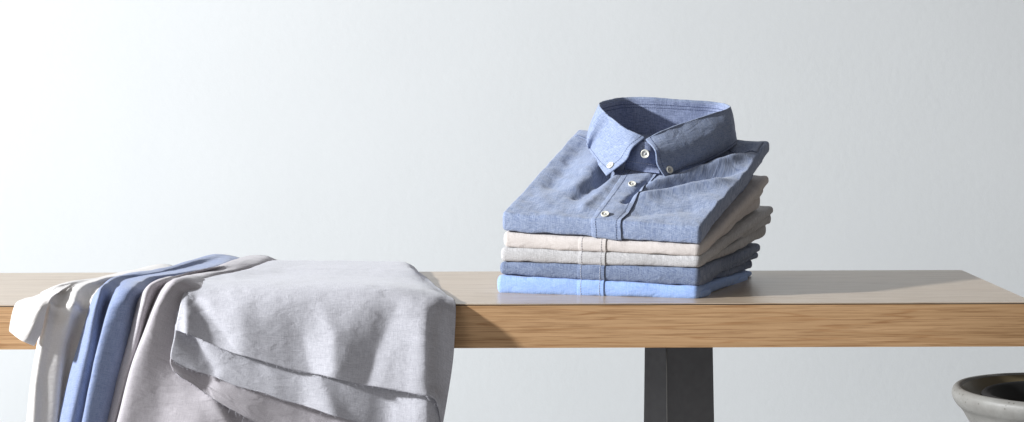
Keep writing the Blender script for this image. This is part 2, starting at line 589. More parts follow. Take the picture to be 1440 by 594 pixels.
class Slab:
    """puffed folded bundle. corners: dict FL FR BR BL -> (x, d, ztop, zbot)"""

    def __init__(self, FL, FR, BR, BL, rs=0.012, rt=0.007, noise=0.0015, seed=0, dispt=None, wav=0.0, ex=2.3, side_in=0.0):
        self.c = [np.array(k, float) for k in (FL, FR, BR, BL)]
        self.rs, self.rt, self.noise, self.seed, self.dispt, self.wav, self.ex = rs, rt, noise, seed, dispt, wav, ex
        self.W = np.hypot(*(self.c[1][:2] - self.c[0][:2]))
        self.D = np.hypot(*(self.c[3][:2] - self.c[0][:2]))

    def pt(self, s, t, side):
        FL, FR, BR, BL = self.c
        ds, dt = min(s, 1 - s) * self.W, min(t, 1 - t) * self.D
        ax, ay = max(0.0, 1 - ds / self.rs), max(0.0, 1 - dt / self.rt)
        ex = self.ex
        ax2, ay2 = ax * math.sqrt(1 - ay * ay / 2), ay * math.sqrt(1 - ax * ax / 2)
        q = min(1.0, (ax2 ** 2 + ay2 ** 2) ** 0.5)
        prof = (1 - q ** ex) ** (1 / ex)
        s2, t2 = s, t
        if ax > 0:
            dd = (1 - ax2) * self.rs / self.W
            s2 = dd if s < 0.5 else 1 - dd
        if ay > 0:
            dd = (1 - ay2) * self.rt / self.D
            t2 = dd if t < 0.5 else 1 - dd
        v = (FL * (1 - s2) + FR * s2) * (1 - t2) + (BL * (1 - s2) + BR * s2) * t2
        x, y, zt, zb = v
        zm = (zt + zb) / 2
        h = (zt - zb) / 2 * prof
        sd = self.seed
        nz = mnoise.fractal(Vector((x * 14 + sd, y * 14, sd * 3.3)), 0.9, 2.0, 3) * self.noise
        zm += nz * 0.6
        if self.wav:
            y += mnoise.noise(Vector((x * 22 + sd, 0, sd))) * self.wav * (1 - t)
            x += mnoise.noise(Vector((sd, y * 13, sd * 2))) * self.wav * 2.0 * (s ** 3)
        n2 = mnoise.fractal(Vector((x * 30 + sd, y * 30, side * 5 + sd)), 0.9, 2.0, 3) * self.noise * 0.8 * prof
        n2 += mnoise.fractal(Vector((x * 75 + sd, y * 60, side * 5 + sd)), 0.9, 2.0, 2) * 0.0005 * prof
        z = zm + side * (h + n2)
        if side > 0 and self.dispt is not None:
            z += self.dispt(s2, t2) * prof
        return (x, y, z)

    def samples(self, n, W, r, ne=9):
        e = [(1 - math.cos(k / ne * math.pi / 2)) * r / W for k in range(ne)]
        mid = list(np.linspace(r / W, 1 - r / W, n))
        return e + mid + [1 - q for q in e[::-1]]

    def mesh(self, name, n=60):
        S = self.samples(n, self.W, self.rs)
        T = self.samples(n, self.D, self.rt)
        ns, ntt = len(S), len(T)
        V, F, UV = [], [], []
        for side in (1, -1):
            for j, t in enumerate(T):
                for i, s in enumerate(S):
                    V.append(self.pt(s, t, side))
        # uv: use height near edges so the weave does not smear over the rounded fold
        for k, v in enumerate(V):
            UV.append((v[0] * 0.96 - v[1] * 0.28, (v[1] - v[2]) if k < ns * ntt else (v[1] + v[2])))
        o2 = ns * ntt
        for j in range(ntt - 1):
            for i in range(ns - 1):
                a = j * ns + i
                F.append((a, a + 1, a + 1 + ns, a + ns))
                F.append((o2 + a, o2 + a + ns, o2 + a + 1 + ns, o2 + a + 1))
        me = bpy.data.meshes.new(name)
        me.from_pydata(V, [], F)
        uvl = me.uv_layers.new(name='UVMap')
        for l in me.loops:
            uvl.data[l.index].uv = UV[l.vertex_index]
        bm = bmesh.new()
        bm.from_mesh(me)
        bmesh.ops.remove_doubles(bm, verts=bm.verts, dist=0.00012)
        bmesh.ops.recalc_face_normals(bm, faces=bm.faces)
        bm.to_mesh(me)
        bm.free()
        me.polygons.foreach_set('use_smooth', [True] * len(me.polygons))
        return me

    def wrap(self, s, w):
        """w: -1..0 bottom->front edge, 0..1 front edge -> back, in metres along t (w<0 underneath)"""
        t = abs(w) / self.D
        return np.array(self.pt(s, min(t, 0.999), 1 if w >= 0 else -1))

    def strip(self, s0f, s1f, wa, wb, nu=10, nv=60, lift=0.0012):
        ws = []
        for k in range(nv):
            ws.append(wa + (wb - wa) * k / (nv - 1))
        # extra density round the fold
        rt = self.rt
        ws = sorted(set([round(q, 6) for q in ws] + [rt * (1 - math.cos(k / 8 * math.pi / 2)) for k in range(9)] + [-rt * (1 - math.cos(k / 8 * math.pi / 2)) for k in range(9)]))
        ws = [q for q in ws if wa - 1e-9 <= q <= wb + 1e-9]
        g = np.array([[self.wrap(s0f(q) + (s1f(q) - s0f(q)) * i / (nu - 1), q) for i in range(nu)] for q in ws])
        n = normals(g)
        c = np.array([np.mean([k[0] for k in self.c]), np.mean([k[1] for k in self.c]), np.mean([(k[2] + k[3]) / 2 for k in self.c])])
        # outward
        ref = g - c
        ref[..., 0] *= 0.0
        sg = np.sign((n * ref).sum(axis=2, keepdims=True))
        sg[sg == 0] = 1
        # per-row outward decision for stability
        m = np.sign(sg.mean(axis=1, keepdims=True))
        m[m == 0] = 1
        return g + n * m * lift, n * m, ws


def corner(px, d, ytop, ybot):
    t, b = P(px, ytop, d), P(px, ybot, d)
    return (t[0], d, t[2], b[2])


dFL, dFR, dBR, dBL = 2.587, 2.512, 2.795, 2.870


def shirt(name, label, mat, FL, FR, BRs, seed, rt=0.007, noise=0.0016, dispt=None, inset=0.006, BL0=None):
    """FL, FR = (px, ytop, ybot) at the front; BRs = [(px, ytop, ybot, d)] ends of the layers at the right rear, top first"""
    base = P((FL[0] + FR[0]) / 2, (FL[2] + FR[2]) / 2, dFR)
    t = thing(name, label, 'shirt', (base[0], 2.65, base[2]), GR)
    n = len(BRs)
    up = None
    lows = []
    for k, B in enumerate(BRs):
        BL = BL0 if (k == 0 and BL0) else (B[0] - 262, B[1] - 20, B[2] - 20, B[3] + 0.075)
        if k == 0:
            f0, f1 = 0.0, 1.0
        else:
            f0 = 0.42 + 0.45 * (k - 1) / max(1, n - 1)
            f1 = 0.96 if n == 2 else f0 + 0.33
        y = lambda c, f: c[1] + (c[2] - c[1]) * min(f, 1.0)
        ins = inset * (k > 0) * (0.9 + 0.2 * k)
        sl = Slab(corner(FL[0] + 5 * (k > 0), dFL + ins, y(FL, f0), y(FL, f1)), corner(FR[0] - 2 * (k > 0), dFR + ins, y(FR, f0), y(FR, f1)),
                  corner(B[0], B[3], B[1], B[2]), corner(BL[0], BL[3], BL[1], BL[2]),
                  rs=(0.006 if dispt else 0.008) if k == 0 else 0.0045, ex=(3.6 if dispt else 2.7) if k == 0 else 2.3, rt=rt if k == 0 else 0.005, noise=noise * (1 if k == 0 else 1.35), seed=seed + 11 * k,
                  wav=0.0018 if k == 0 else 0.004, dispt=dispt if k == 0 else None)
        if k == 0:
            up = sl
            link('body', sl.mesh('body', 110 if dispt else 70), mat, t)
        else:
            link('folded_side', sl.mesh('folded_side', 40), mat, t)
    return t, up


def placket(slab, t, mat, thread, s0, s1, length, under=0.012, lift=0.0010):
    f0, f1 = s0, s1
    g, n, ws = slab.strip(f0, f1, -under, length, nu=45, nv=70, lift=lift)
    # raise the free edge (right)
    prof = np.linspace(0, 1, g.shape[1])
    g = g + n * (prof ** 10 * 0.0004 - 0.0011 * (1 - prof) ** 14)[None, :, None]
    me = grid_mesh('front_placket', g)
    o = link('front_placket', me, mat, t)
    s = o.modifiers.new('thickness', 'SOLIDIFY')
    s.thickness = 0.0006
    s.offset = 0
    lines = []
    for u in (0.15, 0.84):
        k = int(round(u * 44))
        lines.append([tuple(g[j, k] + n[j, k] * 0.0007) for j in range(g.shape[0])])
    stitches('stitching', lines, thread, o)
    return o, g, n


GR = 'folded shirts stacked on the bench'
# bottom sky-blue shirt
specs = [
    ('folded_shirt', 'bright sky blue folded shirt lying flat on the bench, bottom of the stack', 'sky', (697, 387, 414), (984, 403, 422),
     [(1060, 380, 388, 2.79), (1053, 387, 397, 2.745)], 1.3, 'thread_light', .402, .538),
    ('folded_shirt', 'dark indigo blue folded shirt directly on the sky blue one', 'indigo', (701, 369, 387), (985, 378, 403.5),
     [(1071, 342, 354, 2.80), (1064, 354, 364, 2.79), (1058, 364, 378, 2.78)], 4.7, 'thread_light', .392, .532),
    ('folded_shirt', 'pale grey folded shirt between the indigo shirt and the pinkish white one', 'pale_grey', (702, 349, 369), (986, 361.5, 378),
     [(1089, 289, 300, 2.82), (1084, 300, 314, 2.81), (1078, 313, 332, 2.80)], 8.1, 'thread_grey', .392, .532),
    ('folded_shirt', 'pinkish off-white folded shirt directly under the blue shirt with the open collar', 'shell', (706, 328, 350), (985, 346, 362),
     [(1084, 247, 259, 2.80), (1079, 258, 272, 2.795), (1069, 270, 292, 2.785)], 12.9, 'thread_grey', .385, .53),
]
for nm, lab, mk, FL, FR, BRs, seed, th, s0, s1 in specs:
    t, up = shirt(nm, lab, M[mk], FL, FR, BRs, seed)
    placket(up, t, M[mk], M[th], lambda q, a=s0: a, lambda q, a=s1: a, 0.05, lift=0.0005)

# ---- top shirt
FLt, FRt, BRt, BLt = (705, 301, 326), (985, 320, 345), (1083, 198, 213, 2.80), (812, 181, 214, 2.875)


def gauss_line(s, t, a, b, w, amp, fade=0.25):
    """ridge from a to b in (s,t)"""
    ax, ay = a
    bx, by = b
    vx, vy = bx - ax, by - ay
    L2 = vx * vx + vy * vy
    k = ((s - ax) * vx + (t - ay) * vy) / L2
    kc = min(1, max(0, k))
    dd = math.hypot(s - ax - kc * vx, t - ay - kc * vy)
    return amp * 2.1 * math.exp(-(dd / w) ** 2) * min(1, (0.15 + kc) / fade)


def top_disp(s, t):
    z = 0.0
    # drapes of the right front radiating from the placket
    z += gauss_line(s, t, (0.60, 0.33), (0.97, 0.80), 0.035, 0.0055)
    z += gauss_line(s, t, (0.585, 0.24), (0.97, 0.50), 0.04, 0.0042)
    z -= gauss_line(s, t, (0.60, 0.42), (0.93, 0.90), 0.03, 0.004)
    z -= gauss_line(s, t, (0.62, 0.30), (0.97, 0.64), 0.028, 0.0045)
    z += gauss_line(s, t, (0.60, 0.44), (0.80, 0.72), 0.02, 0.004)
    z -= gauss_line(s, t, (0.62, 0.10), (0.95, 0.22), 0.05, 0.002)
    # hollow just right of the placket
    z -= gauss_line(s, t, (0.575, 0.50), (0.555, 0.20), 0.018, 0.005, 0.9)
    # left front: soft folds falling from the shoulder
    z *= min(1.0, max(0.0, (1 - s) / 0.10))
    z -= gauss_line(s, t, (0.30, 0.78), (0.34, 0.40), 0.03, 0.004)
    z += gauss_line(s, t, (0.24, 0.80), (0.26, 0.30), 0.05, 0.003)
    z -= gauss_line(s, t, (0.10, 0.88), (0.12, 0.35), 0.05, 0.0025)
    z -= gauss_line(s, t, (0.36, 0.55), (0.30, 0.22), 0.03, 0.0025)
    z += gauss_line(s, t, (0.40, 0.52), (0.38, 0.10), 0.03, 0.0018)
    return z


t, up = shirt('folded_shirt', 'blue chambray folded shirt with open button-down collar, topmost of the stack', M['chambray'],
              FLt, FRt, [BRt, (1075, 213, 230, 2.79), (1060, 228, 252, 2.785)], 21.5, rt=0.006, noise=0.0022, dispt=top_disp, BL0=BLt)
TOP = t


def plane_solve(px, py, off):
    """depth at which the pixel ray meets the sloping front of the top shirt, off metres above it"""
    a, b, c = [np.array([q[0], q[1], q[2]]) for q in (up.c[0], up.c[1], up.c[2])]
    c2 = (np.array(up.c[3][:3]) + c) / 2
    m = (a + b) / 2
    n = np.cross(b - a, c2 - m)
    n /= np.linalg.norm(n)
    if n[2] < 0:
        n = -n
    o = np.array([0, 0, ZB + CH])
    r = P(px, py, 1.0) - o
    k = np.dot(a + n * off - o, n) / np.dot(r, n)
    return o + r * k, n


def S_(px, py, off=0.004):
    return plane_solve(px, py, off)[0]


TN = plane_solve(900, 280, 0)[1]
# placket: slanted strip on the front. express its borders through pixel fits
def s_of(px, py):
    p = S_(px, py, 0)
    FL, FR, BR, BL = [c[:2] for c in up.c]
    s, tt = 0.5, 0.5
    for _ in range(20):
        q = (FL * (1 - s) + FR * s) * (1 - tt) + (BL * (1 - s) + BR * s) * tt
        e = p[:2] - q
        js = (FR - FL) * (1 - tt) + (BR - BL) * tt
        jt = (BL - FL) * (1 - s) + (BR - FR) * s
        ds, dt = np.linalg.solve(np.array([js, jt]).T, e)
        s += ds
        tt += dt
    return s, tt


sa, ta = s_of(879, 242)
sb, tb = s_of(925, 244)
sc_, tc_ = s_of(825, 318)
sd_, td_ = s_of(866, 322)
Dm = up.D
fs0 = lambda q: sc_ + (sa - sc_) * np.clip((q / Dm - tc_) / (ta - tc_), 0, 2) if q > 0 else sc_
fs1 = lambda q: sd_ + (sb - sd_) * np.clip((q / Dm - td_) / (tb - td_), 0, 2) if q > 0 else sd_
pk, pg, pn = placket(up, TOP, M['chambray'], M['thread_blue'], fs0, fs1, 0.6 * Dm * 1.0, under=0.010, lift=0.0011)

# yoke seam over the right and left shoulder
def seam_line(p0, p1, off, n=20):
    return [tuple(S_(p0[0] + (p1[0] - p0[0]) * k / (n - 1), p0[1] + (p1[1] - p0[1]) * k / (n - 1), off)) for k in range(n)]


# ---- collar
def D_(px, py, off=0.005):
    return S_(px, py, off)[1]


# columns: top(fold) , mid, bottom    all (px,py,d)
leaf_cols = [
    ((905, 194, 2.690), (889, 209, 2.680), (880, 226, D_(880, 226, .009)), (852, 247, D_(852, 247, .0045))),
    ((892, 188, 2.694), (878, 202, 2.684), (860, 222, D_(860, 222, .011)), (843, 234, D_(843, 234, .0050))),
    ((876, 180, 2.705), (862, 197, 2.695), (846, 212, D_(846, 212, .011)), (836, 222, D_(836, 222, .0045))),
    ((859, 167, 2.728), (848, 184, 2.715), (836, 201, 2.725), (829, 212, D_(829, 212, .004))),
    ((845, 154, 2.745), (837, 172, 2.742), (829, 192, 2.765), (826, 205, 2.775)),
    ((843, 146, 2.775), (835, 166, 2.780), (829, 186, 2.790), (827, 200, 2.80)),
    ((858, 141, 2.825), (852, 160, 2.840), (848, 180, 2.850), (845, 193, 2.858)),
    ((880, 138, 2.862), (878, 160, 2.872), (878, 178, 2.876), (876, 192, 2.884)),
    ((925, 139, 2.862), (925, 160, 2.873), (925, 180, 2.881), (925, 194, 2.889)),
    ((970, 142, 2.860), (972, 162, 2.870), (974, 182, 2.878), (976, 196, 2.886)),
    ((1010, 145, 2.855), (1012, 164, 2.858), (1016, 184, 2.866), (1018, 198, 2.872)),
    ((1026, 150, 2.808), (1030, 168, 2.818), (1032, 186, 2.826), (1033, 200, 2.830)),
    ((1024, 154, 2.780), (1029, 172, 2.776), (1032, 190, 2.774), (1033, 204, D_(1033, 204, .004))),
    ((1003, 161, 2.757), (1010, 182, 2.742), (1013, 202, 2.738), (1014, 217, D_(1014, 217, .004))),
    ((975, 170, 2.735), (984, 194, 2.716), (987, 216, 2.712), (985, 231, D_(985, 231, .004))),
    ((946, 180, 2.712), (955, 204, 2.692), (960, 224, 2.690), (960, 241, D_(960, 241, .0045))),
    ((924, 189, 2.695), (932, 210, 2.678), (940, 230, D_(940, 230, .012)), (946, 248, D_(946, 248, .0045))),
    ((909, 197, 2.688), (921, 212, 2.676), (924, 232, D_(924, 232, .010)), (937, 253, D_(937, 253, .0045))),
]
rows = [[c[r] for c in leaf_cols] for r in range(4)]
for i in range(len(leaf_cols)):
    T_, B_ = rows[0][i][2], rows[3][i][2]
    rows[1][i] = (rows[1][i][0], rows[1][i][1], T_ + (B_ - T_) * 0.42 - 0.009)
    rows[2][i] = (rows[2][i][0], rows[2][i][1], T_ + (B_ - T_) * 0.80 - 0.007)
# roll the leaf over at the fold: an extra row just inside the collar
inner = []
cxm, cdm = 930.0, 2.775
for c in leaf_cols:
    px, py, d = c[0]
    inner.append((px + (cxm - px) * 0.018, py + 2.2, d + (cdm - d) * 0.05))
crest = []
for c in leaf_cols:
    px, py, d = c[0]
    crest.append((px + (cxm - px) * 0.006, py - 0.3, d + (cdm - d) * 0.02))
rows = [inner, crest] + [[(a[0], a[1] + 1.6, a[2]) for a in rows[0]]] + rows[1:]
leaf, lp = sheet('collar_leaf', rows, M['chambray'], TOP, nu=170, nv=56, wr=0.0009, wscale=30, seed=3, thick=0.0016, wst=(1, 1, 1))
ln = normals(lp)
cen = P(930, 190, 2.78)
sg = np.sign(((lp - cen) * ln).sum(axis=2, keepdims=True))
ln = ln * sg
hemrow = int(56 * 0.93)
lines = [[tuple(lp[hemrow, i] + ln[hemrow, i] * 0.0011) for i in range(4, 166)],
         [tuple(lp[j, 4] + ln[j, 4] * 0.0011) for j in range(14, hemrow)],
         [tuple(lp[j, 165] + ln[j, 165] * 0.0011) for j in range(14, hemrow)]]
stitches('stitching', lines, M['thread_blue'], leaf)

# inner band (stand) from the fold down to the neck seam
st_cols = []
for k, c in enumerate(leaf_cols):
    px, py, d = c[0]
    a = (px + (cxm - px) * 0.022, py + 2.0, d + (cdm - d) * 0.06)
    f = k / (len(leaf_cols) - 1)
    front = abs(f - 0.5) * 2
    bpy_ = 205 + 26 * front ** 1.5
    b = (px + (cxm - px) * 0.10, bpy_, d + (cdm - d) * 0.16)
    mdp = ((a[0] + b[0]) / 2, (a[1] + b[1]) / 2, (a[2] + b[2]) / 2 + 0.002)
    st_cols.append((a, mdp, b))
stand, sp = sheet('collar_stand', [[c[r] for c in st_cols] for r in range(3)], M['chambray_shade'], TOP, nu=150, nv=30, wr=0.0006, wscale=30, seed=5, thick=0.0012, wst=(1, 1, 1))
sn_ = normals(sp)
sg = np.sign(((cen - sp) * sn_).sum(axis=2, keepdims=True))
sn_ = sn_ * sg
stitches('stitching', [[tuple(sp[3, i] + sn_[3, i] * 0.0009) for i in range(45, 112)], [tuple(sp[5, i] + sn_[5, i] * 0.0009) for i in range(45, 112)]], M['thread_blue'], stand, r=0.00035)

# buttoned front of the stand with its button
fr = [[(889, 201, 2.700), (898, 199, 2.692), (908, 200, 2.689), (917, 203, 2.690), (924, 208, 2.696)],
      [(885, 213, 2.700), (896, 213, 2.690), (908, 214, 2.686), (918, 216, 2.688), (926, 220, 2.696)],
      [(881, 225, 2.703), (893, 227, 2.694), (906, 229, 2.690), (917, 231, 2.692), (927, 233, 2.699)],
      [(878, 238, D_(878, 238, .004)), (891, 240, D_(891, 240, .004)), (904, 242, D_(904, 242, .004)), (916, 243, D_(916, 243, .004)), (928, 244, D_(928, 244, .004))]]
fs, fp = sheet('collar_stand_front', fr, M['chambray_shade'], TOP, nu=40, nv=40, wr=0.0004, wscale=40, seed=9, thick=0.0014, wst=(1, 1, 1))
fn = normals(fp)
if fn[..., 1].mean() > 0:
    fn = -fn
stitches('stitching', [[tuple(fp[27, i] + fn[27, i] * 0.001) for i in range(2, 38)], [tuple(fp[j, 36] + fn[j, 36] * 0.001) for j in range(2, 28)]], M['thread_light'], fs)
# undone inside face behind the placket opening: the neck of the back of the shirt
bk = [[P(860, 200, 2.76), P(925, 196, 2.80), P(1000, 196, 2.80)], [P(880, 228, 2.715), P(925, 225, 2.725), P(985, 215, 2.75)]]


def button(parent, centre, nrm, r=0.0056, mat=None, spin=0.4):
    nrm = Vector(nrm).normalized()
    q = nrm.to_track_quat('Z', 'Y').to_matrix().to_4x4()
    prof = [(0, 0.0004), (0.50, 0.0004), (0.66, 0.0008), (0.78, 0.0016), (0.9, 0.0018), (1.0, 0.0012), (1.0, 0.0), (0.85, -0.0008), (0, -0.0008)]
    bm = bmesh.new()
    seg = 28
    rings = []
    for rr, z in prof:
        if rr == 0:
            rings.append([bm.verts.new((0, 0, z))])
        else:
            rings.append([bm.verts.new((r * rr * math.cos(2 * math.pi * k / seg), r * rr * math.sin(2 * math.pi * k / seg), z)) for k in range(seg)])
    for a, b in zip(rings, rings[1:]):
        for k in range(seg):
            if len(a) == 1:
                bm.faces.new((a[0], b[k], b[(k + 1) % seg]))
            elif len(b) == 1:
                bm.faces.new((a[k], a[(k + 1) % seg], b[0]))
            else:
                bm.faces.new((a[k], b[k], b[(k + 1) % seg], a[(k + 1) % seg]))
    mt = Matrix.Translation(Vector(centre)) @ q @ Matrix.Rotation(spin, 4, 'Z')
    bm.transform(mt)
    o = bm_obj('button', bm, M['button'], parent)
    bm = bmesh.new()
    for sx, sy in ((1, 1), (1, -1), (-1, -1), (-1, 1)):
        x, y = sx * r * 0.22, sy * r * 0.22
        c = [bm.verts.new((x + r * 0.12 * math.cos(k * math.pi / 4), y + r * 0.12 * math.sin(k * math.pi / 4), 0.00055)) for k in range(8)]
        bm.faces.new(c)
    bm.transform(mt)
    bm_obj('thread_hole', bm, M['hole'], o, False)
    bm = bmesh.new()
    tube_bm(bm, [(-r * .22, -r * .22, .0007), (0, 0, .0011), (r * .22, r * .22, .0007)], r * 0.06, 5)
    tube_bm(bm, [(-r * .22, r * .22, .0007), (0, 0, .0012), (r * .22, -r * .22, .0007)], r * 0.06, 5)
    bm.transform(mt)
    bm_obj('thread', bm, M['thread_light'], o)
    return o


def near_strip(px, py):
    """closest point of the placket grid to a pixel ray"""
    best = None
    for j in range(pg.shape[0]):
        for i in range(pg.shape[1]):
            x, d, z = pg[j, i]
            u = CX + x / d * FPX + ROLL * ((ZB + CH - z) / d * FPX)
            v = CY + (ZB + CH - z) / d * FPX - ROLL * (u - CX)
            e = (u - px) ** 2 + (v - py) ** 2
            if best is None or e < best[0]:
                best = (e, pg[j, i], pn[j, i])
    return best[1], best[2]


def near_grid(G, NN, px, py):
    best = None
    for j in range(G.shape[0]):
        for i in range(G.shape[1]):
            x, d, z = G[j, i]
            u = CX + x / d * FPX
            v = CY + (ZB + CH - z) / d * FPX - ROLL * (u - CX)
            e = (u - px) ** 2 + (v - py) ** 2 + (0 if NN[j, i][1] < 0.3 else 1e5)
            if best is None or e < best[0]:
                best = (e, G[j, i], NN[j, i])
    return best[1], best[2]


for (bx, by) in ((889, 261), (851, 303)):
    c, n_ = near_strip(bx, by)
    n_ = n_ if n_[2] > 0 else -n_
    button(TOP, c + n_ * 0.0016, n_ + np.array([0, -0.25, 0.0]))
c, n_ = near_grid(fp, fn, 907, 216)
button(TOP, c + n_ * 0.0018, n_, 0.0062, spin=0.1)
for (bx, by, fx) in ((859, 233, -0.1), (940, 240, 0.1)):
    c, n_ = near_grid(lp[12:], ln[12:], bx, by)
    button(leaf, c + n_ * 0.0018, n_ + np.array([0, -0.3, 0.3]), 0.0054)

# yoke panels over the shoulders (darker seam line where yoke meets front)
def yoke(p_in, p_out, q_in, q_out, seed):
    g = []
    for a in np.linspace(0, 1, 14):
        r = []
        for b in np.linspace(0, 1, 26):
            e0 = np.array(p_in) + (np.array(p_out) - np.array(p_in)) * b
            e1 = np.array(q_in) + (np.array(q_out) - np.array(q_in)) * b
            s, tt = e0 + (e1 - e0) * a
            r.append(up.pt(s, tt, 1))
        g.append(r)
    g = np.array(g)
    n = normals(g)
    n = n * np.sign(n[..., 2:3])
    g = g + n * 0.0012
    o = link('yoke', grid_mesh('yoke', g), M['chambray'], TOP)
    s = o.modifiers.new('thickness', 'SOLIDIFY')
    s.thickness = 0.001
    s.offset = 0
    stitches('stitching', [[tuple(g[1, i] + n[1, i] * 0.0008) for i in range(1, 25)]], M['thread_blue'], o)


yoke((0.66, 0.86), (0.985, 0.84), (0.66, 0.97), (0.975, 0.97), 1)
yoke((0.02, 0.90), (0.30, 0.84), (0.03, 0.975), (0.30, 0.97), 2)

# ------------------------------------------------------------------ draped cloths
GC = 'cloth lengths draped over the bench'


def drape_thing(label, px):
    return thing('draped_fabric', label, 'fabric', tuple(PH(px, 425, 0.0)), GC)


H = DH
# cream cloth (leftmost)
cr_ = drape_thing('cream white fabric with a turned corner, leftmost on the bench', 70)
rows = [
    [(170, 384, 2.87), (190, 380, 2.86), (205, 376, 2.86), (222, 372, 2.86), (236, 373, 2.86), (250, 378, 2.86), (262, 386, 2.87)],
    [(130, 394, H(130, 394, .004)), (150, 390, H(150, 390, .010)), (172, 387, H(172, 387, .011)), (195, 384, H(195, 384, .010)), (215, 385, H(215, 385, .008)), (228, 388, H(228, 388, .006)), (240, 392, H(240, 392, .004))],
    [(88, 401, H(88, 401, .006)), (104, 396, H(104, 396, .014)), (122, 396, H(122, 396, .013)), (141, 394, H(141, 394, .014)), (152, 398, H(152, 398, .008)), (165, 402, H(165, 402, .008)), (178, 406, H(178, 406, .005))],
    [(58, 413, H(58, 413, .004)), (76, 405, H(76, 405, .013)), (92, 409, H(92, 409, .008)), (112, 404, H(112, 404, .014)), (128, 412, H(128, 412, .006)), (140, 412, 2.50), (155, 416, 2.50)],
    [(62, 424, 2.470), (70, 420, 2.455), (84, 426, 2.468), (104, 424, 2.452), (117, 432, 2.470), (130, 430, 2.475), (145, 434, 2.48)],
    [(60, 440, 2.462), (68, 436, 2.450), (80, 444, 2.462), (99, 444, 2.440), (111, 450, 2.468), (124, 448, 2.462), (140, 452, 2.48)],
    [(55, 466, 2.462), (62, 464, 2.450), (74, 470, 2.458), (94, 470, 2.438), (103, 474, 2.472), (116, 474, 2.456), (134, 476, 2.48)],
    [(50, 490, 2.462), (56, 490, 2.450), (70, 492, 2.458), (88, 494, 2.438), (97, 498, 2.472), (109, 498, 2.456), (128, 500, 2.48)],
    [(43, 535, 2.462), (49, 535, 2.448), (62, 537, 2.455), (82, 540, 2.436), (89, 540, 2.472), (99, 540, 2.456), (118, 542, 2.48)],
    [(38, 595, 2.462), (45, 595, 2.446), (58, 595, 2.452), (78, 595, 2.434), (84, 595, 2.472), (90, 595, 2.456), (108, 595, 2.48)],
    [(32, 680, 2.462), (39, 680, 2.446), (52, 680, 2.452), (70, 680, 2.434), (76, 680, 2.472), (82, 680, 2.456), (96, 680, 2.48)],
]
sheet('hanging_folds', rows, M['cream'], cr_, nu=90, nv=150, wr=0.0012, wscale=18, seed=31, wr2=0.0022, squash=(4, (2.466, 2.450, 2.454, 2.458, 2.474, 2.476, 2.490), []))
rows = [
    [(70, 409, H(70, 409, .010)), (84, 404, H(84, 404, .013)), (100, 400, H(100, 400, .013))],
    [(48, 417, H(48, 417, .004)), (66, 414, 2.500), (84, 411, 2.495)],
    [(26, 424, 2.478), (48, 423, 2.462), (72, 420, 2.450)],
    [(19, 436, 2.462), (40, 436, 2.446), (66, 434, 2.445)],
    [(15, 452, 2.452), (36, 456, 2.444), (62, 452, 2.446)],
    [(13, 464, 2.446), (30, 474, 2.440), (58, 468, 2.447)],
    [(14, 467, 2.445), (30, 479, 2.440), (48, 487, 2.448)],
]
sheet('turned_corner', rows, M['cream'], cr_, nu=50, nv=60, wr=0.0010, wscale=26, seed=33, ridges=[([(60, 425), (38, 478)], [0.006, 0.010], 14, 9)])

# blue cloth
bl_ = drape_thing('mid blue fabric hanging in two rounded folds beside the cream one', 150)
rows = [
    [(262, 378, 2.875), (275, 366, 2.865), (300, 358, 2.865), (320, 359, 2.865), (334, 362, 2.865), (350, 368, 2.87), (360, 380, 2.875)],
    [(225, 381, H(225, 381, .012)), (240, 375, H(240, 375, .022)), (262, 371, H(262, 371, .024)), (285, 372, H(285, 372, .020)), (305, 374, H(305, 374, .02)), (320, 378, H(320, 378, .014)), (335, 384, H(335, 384, .01))],
    [(178, 390, H(178, 390, .010)), (192, 384, H(192, 384, .021)), (212, 385, H(212, 385, .020)), (235, 383, H(235, 383, .019)), (255, 384, H(255, 384, .02)), (268, 388, H(268, 388, .014)), (285, 392, H(285, 392, .01))],
    [(150, 399, H(150, 399, .010)), (160, 391, H(160, 391, .022)), (176, 393, H(176, 393, .018)), (188, 392, H(188, 392, .018)), (207, 392, H(207, 392, .021)), (222, 398, H(222, 398, .012)), (240, 402, H(240, 402, .01))],
    [(134, 412, 2.485), (144, 402, 2.478), (158, 409, 2.490), (170, 403, 2.475), (188, 402, 2.466), (204, 410, 2.480), (222, 414, 2.49)],
    [(127, 428, 2.470), (138, 420, 2.440), (150, 430, 2.470), (162, 422, 2.442), (180, 420, 2.438), (194, 427, 2.468), (212, 430, 2.48)],
    [(121, 448, 2.464), (132, 442, 2.428), (145, 452, 2.468), (156, 446, 2.434), (174, 444, 2.432), (188, 450, 2.466), (206, 452, 2.48)],
    [(111, 483, 2.464), (124, 482, 2.424), (138, 486, 2.470), (149, 484, 2.430), (164, 484, 2.426), (177, 486, 2.466), (194, 486, 2.48)],
    [(96, 534, 2.464), (112, 534, 2.422), (127, 536, 2.470), (138, 534, 2.428), (150, 534, 2.424), (162, 536, 2.466), (180, 536, 2.48)],
    [(81, 595, 2.464), (98, 595, 2.422), (115, 595, 2.470), (124, 595, 2.428), (136, 595, 2.424), (147, 595, 2.466), (166, 595, 2.48)],
    [(64, 680, 2.464), (80, 680, 2.422), (98, 680, 2.470), (106, 680, 2.428), (118, 680, 2.424), (128, 680, 2.466), (146, 680, 2.48)],
]
sheet('hanging_folds', rows, M['blue_cloth'], bl_, nu=100, nv=150, wr=0.0011, wscale=20, seed=41, wr2=0.0022, squash=(5, (2.462, 2.442, 2.451, 2.437, 2.443, 2.458, 2.484), [(2, 3)]))

